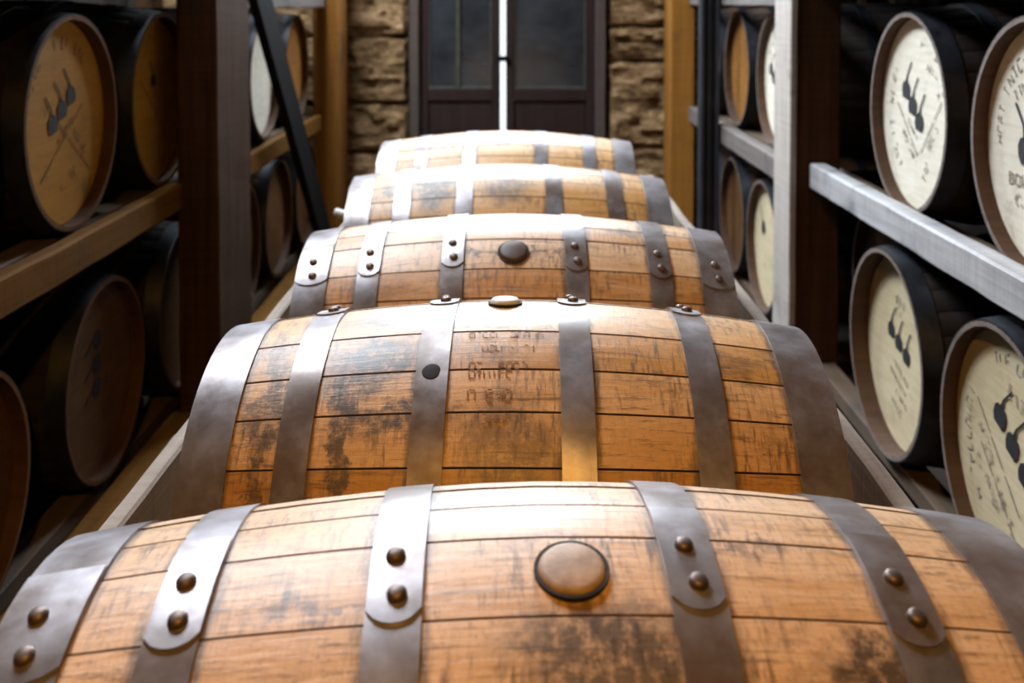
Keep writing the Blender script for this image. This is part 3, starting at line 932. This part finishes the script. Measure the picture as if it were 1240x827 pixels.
rack_barrel(1, 1.2, 3.37, R_LO, 'dark barrel pushed back behind the grey post on the lower shelf', 'head_brown', seed=8)
# right rack, bay beyond the post
RF_UP, RF_LO = 1.19, .49
rack_barrel(1, 1.05, 4.22, RF_UP, 'white-headed barrel half hidden by the grey post on the upper shelf', 'head_pale', seed=9,
    stills=row3(-.1, .0, radians(-36), .06, radians(-20), 1, 1.0)[:2], text=[('arc', .19, ARC(120), 8, .026)])
rack_barrel(1, 1.05, 4.915, RF_UP, 'orange-headed barrel with a deep pale rim between the dark column and the white-headed barrel', 'head_orange', 'body_oak', seed=10)
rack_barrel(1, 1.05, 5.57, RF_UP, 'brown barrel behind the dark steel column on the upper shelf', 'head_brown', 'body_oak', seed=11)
rack_barrel(1, 1.02, 4.26, RF_LO, 'tan-headed barrel half hidden by the grey post on the lower shelf', 'head_cream', seed=12,
    stills=[(-.1, .06, radians(40), 1, 1.1)])
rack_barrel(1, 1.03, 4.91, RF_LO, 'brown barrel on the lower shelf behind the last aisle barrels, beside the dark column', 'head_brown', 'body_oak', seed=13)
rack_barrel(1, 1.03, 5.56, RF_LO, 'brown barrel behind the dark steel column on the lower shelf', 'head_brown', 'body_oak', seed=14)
# left rack, bay this side of the post
rack_barrel(-1, 1.12, 2.60, L_UP, 'tan-headed barrel with three black marks in a rising diagonal, above the brown beam', 'head_tan', seed=15, ink='ink_brown',
    stills=row3(.0, .035, radians(31), .062, radians(12), -1, .95),
    text=[('line', .02, -.02, radians(33), 9, .014), ('rule', .0, -.05, radians(35), .3), ('rule', .07, -.07, radians(-38), .24), ('line', .10, -.06, radians(-38), 6, .02), ('line', .03, -.15, radians(20), 5, .026), ('arc', .2, ARC(75), 8, .026), ('arc', .19, ARC(140), 6, .02)])
rack_barrel(-1, 1.12, 3.255, L_UP, 'grimy tan-headed barrel half behind the dark brown post on the upper shelf', 'head_tan', seed=16, ink='ink_brown',
    stills=[(-.0, .06, radians(10), -1, .8)], text=[('rule', 0, -.03, radians(-40), .3), ('arc', .2, ARC(110), 7, .024)])
rack_barrel(-1, 1.12, 1.93, L_UP, 'tan-headed barrel at the open end of the brown upper shelf', 'head_tan', seed=17)
rack_barrel(-1, 1.12, 2.79, L_LO, 'dark brown-headed barrel with three still marks stacked upright, lower shelf', 'head_brown', 'body_dark', seed=18, ink='ink_brown',
    stills=row3(-.0, .04, radians(88), .066, radians(90), -1, .95)[::-1], text=[('arc', .2, ARC(180), 7, .022), ('line', .08, .0, radians(90), 6, .02)])
rack_barrel(-1, 1.12, 2.06, L_LO, 'dark brown barrel at the open end of the lower shelf', 'head_brown', 'body_dark', seed=19)
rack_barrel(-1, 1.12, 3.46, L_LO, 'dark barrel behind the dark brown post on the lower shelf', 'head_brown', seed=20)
# left rack, bay beyond the post
LF_UP, LF_LO = 1.17, .49
rack_barrel(-1, 1.12, 3.925, LF_UP, 'barrel standing behind the dark brown post on the upper shelf', 'head_tan', seed=21)
rack_barrel(-1, 1.12, 4.585, LF_UP, 'grey-headed barrel behind the black diagonal brace on the upper shelf', 'head_pale', seed=22)
rack_barrel(-1, 1.12, 5.255, LF_UP, 'orange-headed barrel between the black brace and the honey-coloured post', 'head_orange', 'body_oak', seed=23)
rack_barrel(-1, 1.12, 4.19, LF_LO, 'tan-headed barrel on the lower shelf, showing just past the dark brown post', 'head_tan', 'body_oak', seed=24)
rack_barrel(-1, 1.12, 4.83, LF_LO, 'dark brown barrel on the lower shelf under the black diagonal brace', 'head_brown', 'body_oak', seed=25)
rack_barrel(-1, 1.12, 5.47, LF_LO, 'dark barrel on the lower shelf behind the foot of the black brace', 'head_brown', 'body_dark', seed=26)
# top tier above the picture, unseen, added to keep the racks below shaded
for side, y0, n, z, xh in ((1, 1.45, 4, 1.955, 1.05), (1, 4.2, 3, 1.955, 1.05), (-1, 1.27, 4, 1.955, 1.12), (-1, 3.93, 3, 1.955, 1.12)):
    for k in range(n):
        rack_barrel(side, xh, y0 + k * .66, z, 'added dark barrel shading the racks from the topmost shelf', 'head_brown', 'body_dark', group='added barrels shading the racks from above', seed=30 + k)

# ------------------------------------------------------------------ racks
def mirror(side, a, b_): return tuple(sorted((side * a, side * b_)))
def rack_rails(root, side, xh, y0, y1, zc, m):
    """the two bearing rails under a tier of barrels"""
    for (lx0, lx1) in ((.03, .10), (.755, .825)):
        x0, x1 = xh + lx0, xh + lx1
        ztop = zc - rad((x0 + x1) / 2 - xh - HL) - .0035
        board('rail', mirror(side, x0, x1), (y0, y1), (max(.003, ztop - .05), ztop), m, root, .003, .001, 1, 4)

rr = thing('barrel_rack', (1.3, 3.2, 0), label='tall timber rack with grey-faced post and weathered grey beam, holding cream-headed barrels', cat='barrel rack')
board('post', (.9445, 1.092), (3.452, 3.665), (.003, 3.2), M['post'], rr, .006, .003, 2, 30)
board('post_facing', (.92, .944), (3.446, 3.66), (.003, 3.2), M['post_lit'], rr, .004, .002, 2, 30)['label'] = 'facing plank in a paler tone for the lit side of the post'
board('post', (.88, 1.02), (5.87, 6.13), (.003, 3.2), M['post_orange'], rr, .006, .002, 2, 20)
board('post', (1.10, 1.24), (.62, .78), (.003, 3.2), M['post'], rr, .006, .002, 2, 20)
for y in (.70, 3.83, 5.98):
    board('post', (2.02, 2.14), (y - .07, y + .07), (.003, 3.2), M['post'], rr, .006, .002, 2, 8)
board('beam', (.985, 1.04), (.79, 3.444), (.880, .965), M['beam_grey'], rr, .006, .003, 1, 30)
board('beam', (.985, 1.04), (3.667, 5.868), (.825, .915), M['beam_dim'], rr, .006, .003, 1, 20)
board('beam', (.925, .975), (.79, 3.444), (.19, .272), M['beam_grey'], rr, .006, .003, 1, 30)
board('beam', (.95, 1.01), (3.667, 5.868), (.10, .19), M['beam_grey'], rr, .006, .003, 1, 20)
board('beam', (.985, 1.04), (.79, 3.444), (1.545, 1.63), M['post'], rr, .006, .003, 1, 20)
board('beam', (.985, 1.04), (3.667, 5.868), (1.490, 1.58), M['beam_dim'], rr, .006, .003, 1, 20)
rack_rails(rr, 1, 1.05, .8, 3.66, R_UP, M['rail']); rack_rails(rr, 1, 1.05, 3.70, 5.85, RF_UP, M['rail'])
rack_rails(rr, 1, .98, .8, 3.44, R_LO, M['rail']); rack_rails(rr, 1, 1.03, 3.70, 5.85, RF_LO, M['rail'])
rack_rails(rr, 1, 1.05, .8, 5.85, 1.955, M['rail'])
for y in (.72, 3.55, 5.92):
    for z in (.15, .78, 1.58):
        board('crosspiece', (1.245, 2.018), (y - .03, y + .03), (z, z + .07), M['rail'], rr, .003, .001, 0, 3)

lr = thing('barrel_rack', (-1.3, 3.2, 0), label='tall timber rack with a dark brown post and brown beams, holding tan-headed barrels', cat='barrel rack')
board('post', (-1.08, -.95), (3.25, 3.65), (.003, 3.2), M['post'], lr, .006, .003, 2, 30)
board('post', (-1.137, -1.0), (5.71, 6.05), (.003, 3.2), M['post_orange'], lr, .006, .002, 2, 20)
board('post', (-1.30, -1.16), (.72, .88), (.003, 3.2), M['post'], lr, .006, .002, 2, 20)
for y in (.80, 3.60, 5.98):
    board('post', (-2.20, -2.08), (y - .07, y + .07), (.003, 3.2), M['post'], lr, .006, .002, 2, 8)
board('beam', (-1.105, -1.062), (.89, 3.248), (.845, .932), M['beam_brown'], lr, .006, .003, 1, 30)
board('beam', (-1.112, -1.082), (3.652, 5.708), (.80, .89), M['beam_brown'], lr, .006, .003, 1, 20)
board('beam', (-1.105, -1.03), (.89, 3.248), (.105, .196), M['beam_brown'], lr, .006, .003, 1, 30)
board('beam', (-1.105, -1.03), (3.652, 5.708), (.105, .205), M['beam_brown'], lr, .006, .003, 1, 20)
board('beam', (-1.112, -1.06), (.89, 3.248), (1.56, 1.64), M['post'], lr, .006, .003, 1, 20)
board('beam', (-1.112, -1.06), (3.652, 5.708), (1.480, 1.58), M['beam_dim'], lr, .006, .003, 1, 20)
rack_rails(lr, -1, 1.12, .9, 3.64, L_UP, M['rail']); rack_rails(lr, -1, 1.12, 3.66, 5.70, LF_UP, M['rail'])
rack_rails(lr, -1, 1.12, .9, 3.80, L_LO, M['rail']); rack_rails(lr, -1, 1.12, 3.84, 5.70, LF_LO, M['rail'])
rack_rails(lr, -1, 1.12, .9, 5.70, 1.955, M['rail'])
for y in (.80, 3.59, 5.88):
    for z in (.05, .78, 1.58):
        board('crosspiece', (-2.078, -1.31), (y - .03, y + .03), (z, z + .07), M['rail'], lr, .003, .001, 0, 3)
# black diagonal brace in front of the far left bay
def brace():
    p0, p1 = Vector((-1.0, 3.655, CAM_Z + .36)), Vector((-1.0, 5.47, CAM_Z - 1.38))
    d = (p1 - p0); L = d.length
    me = box_mesh('brace', -.018, .018, -.088, .088, -L / 2, L / 2, M['brace'], .004)
    o = obj('brace', me, lr, (p0 + p1) / 2 - lr.location)
    o.rotation_euler = d.to_track_quat('Z', 'X').to_euler()
    ang = math.atan2(d.z, d.y)
    o.rotation_euler = (ang - pi / 2, 0, 0)
    o['label'] = 'black iron diagonal brace'
brace()

# dark steel column by the right rack
colm = thing('steel_column', (.93, 4.97, 0), label='dark painted steel column standing before the honey-coloured post of the right rack', cat='column')
def cpart(n, x, y, z):
    board(n, x, y, z, M['column'], colm, .002, 0, 2, 1)
cpart('base_plate', (.86, .98), (4.88, 5.06), (.002, .014))
cpart('flange', (.886, .900), (4.92, 5.02), (.0145, 3.99))
cpart('flange', (.960, .974), (4.92, 5.02), (.0145, 3.99))
cpart('web', (.9005, .9595), (4.955, 4.972), (.0145, 3.99))
cpart('cable', (.920, .934), (4.935, 4.9545), (.0145, 3.99))

# ------------------------------------------------------------------ pendant lamps over the aisle, behind and above the viewer
def pendant(x, y, z, power, color, label):
    t = thing('pendant_lamp', (x, y, z), label=label, cat='lamp')
    v, f = [], []
    seg = 24
    prof = [(.03, .16), (.06, .13), (.17, 0.0), (.167, -.003), (.057, .124), (.028, .155)]
    for (r, h) in prof:
        for k in range(seg):
            a = 2 * pi * k / seg
            v.append((r * cos(a), r * sin(a), h))
    for i in range(len(prof)):
        for k in range(seg):
            a, b_ = i * seg + k, i * seg + (k + 1) % seg
            j = ((i + 1) % len(prof)) * seg
            f.append((a, b_, j + (k + 1) % seg, j + k))
    obj('lamp_shade', mesh_from('lamp_shade', v, f, M['lamp'], 40), t)
    obj('socket', dome_mesh('socket', .03, .04, M['lamp'], 16, .3, .03), t, (0, 0, .14))
    obj('cord', box_mesh('cord', -.004, .004, -.004, .004, .17, CEIL_Z - z, M['lamp'], .001), t)
    d = bpy.data.lights.new('bulb_light', 'POINT')
    d.energy = power; d.color = color; d.shadow_soft_size = .045
    o = bpy.data.objects.new('bulb_light', d); COL.objects.link(o)
    o.parent = t; o.location = (0, 0, .065)
pendant(-.1, -.45, 2.55, 108, (1.0, .48, .09), 'black enamel pendant lamp hanging over the open end of the aisle')
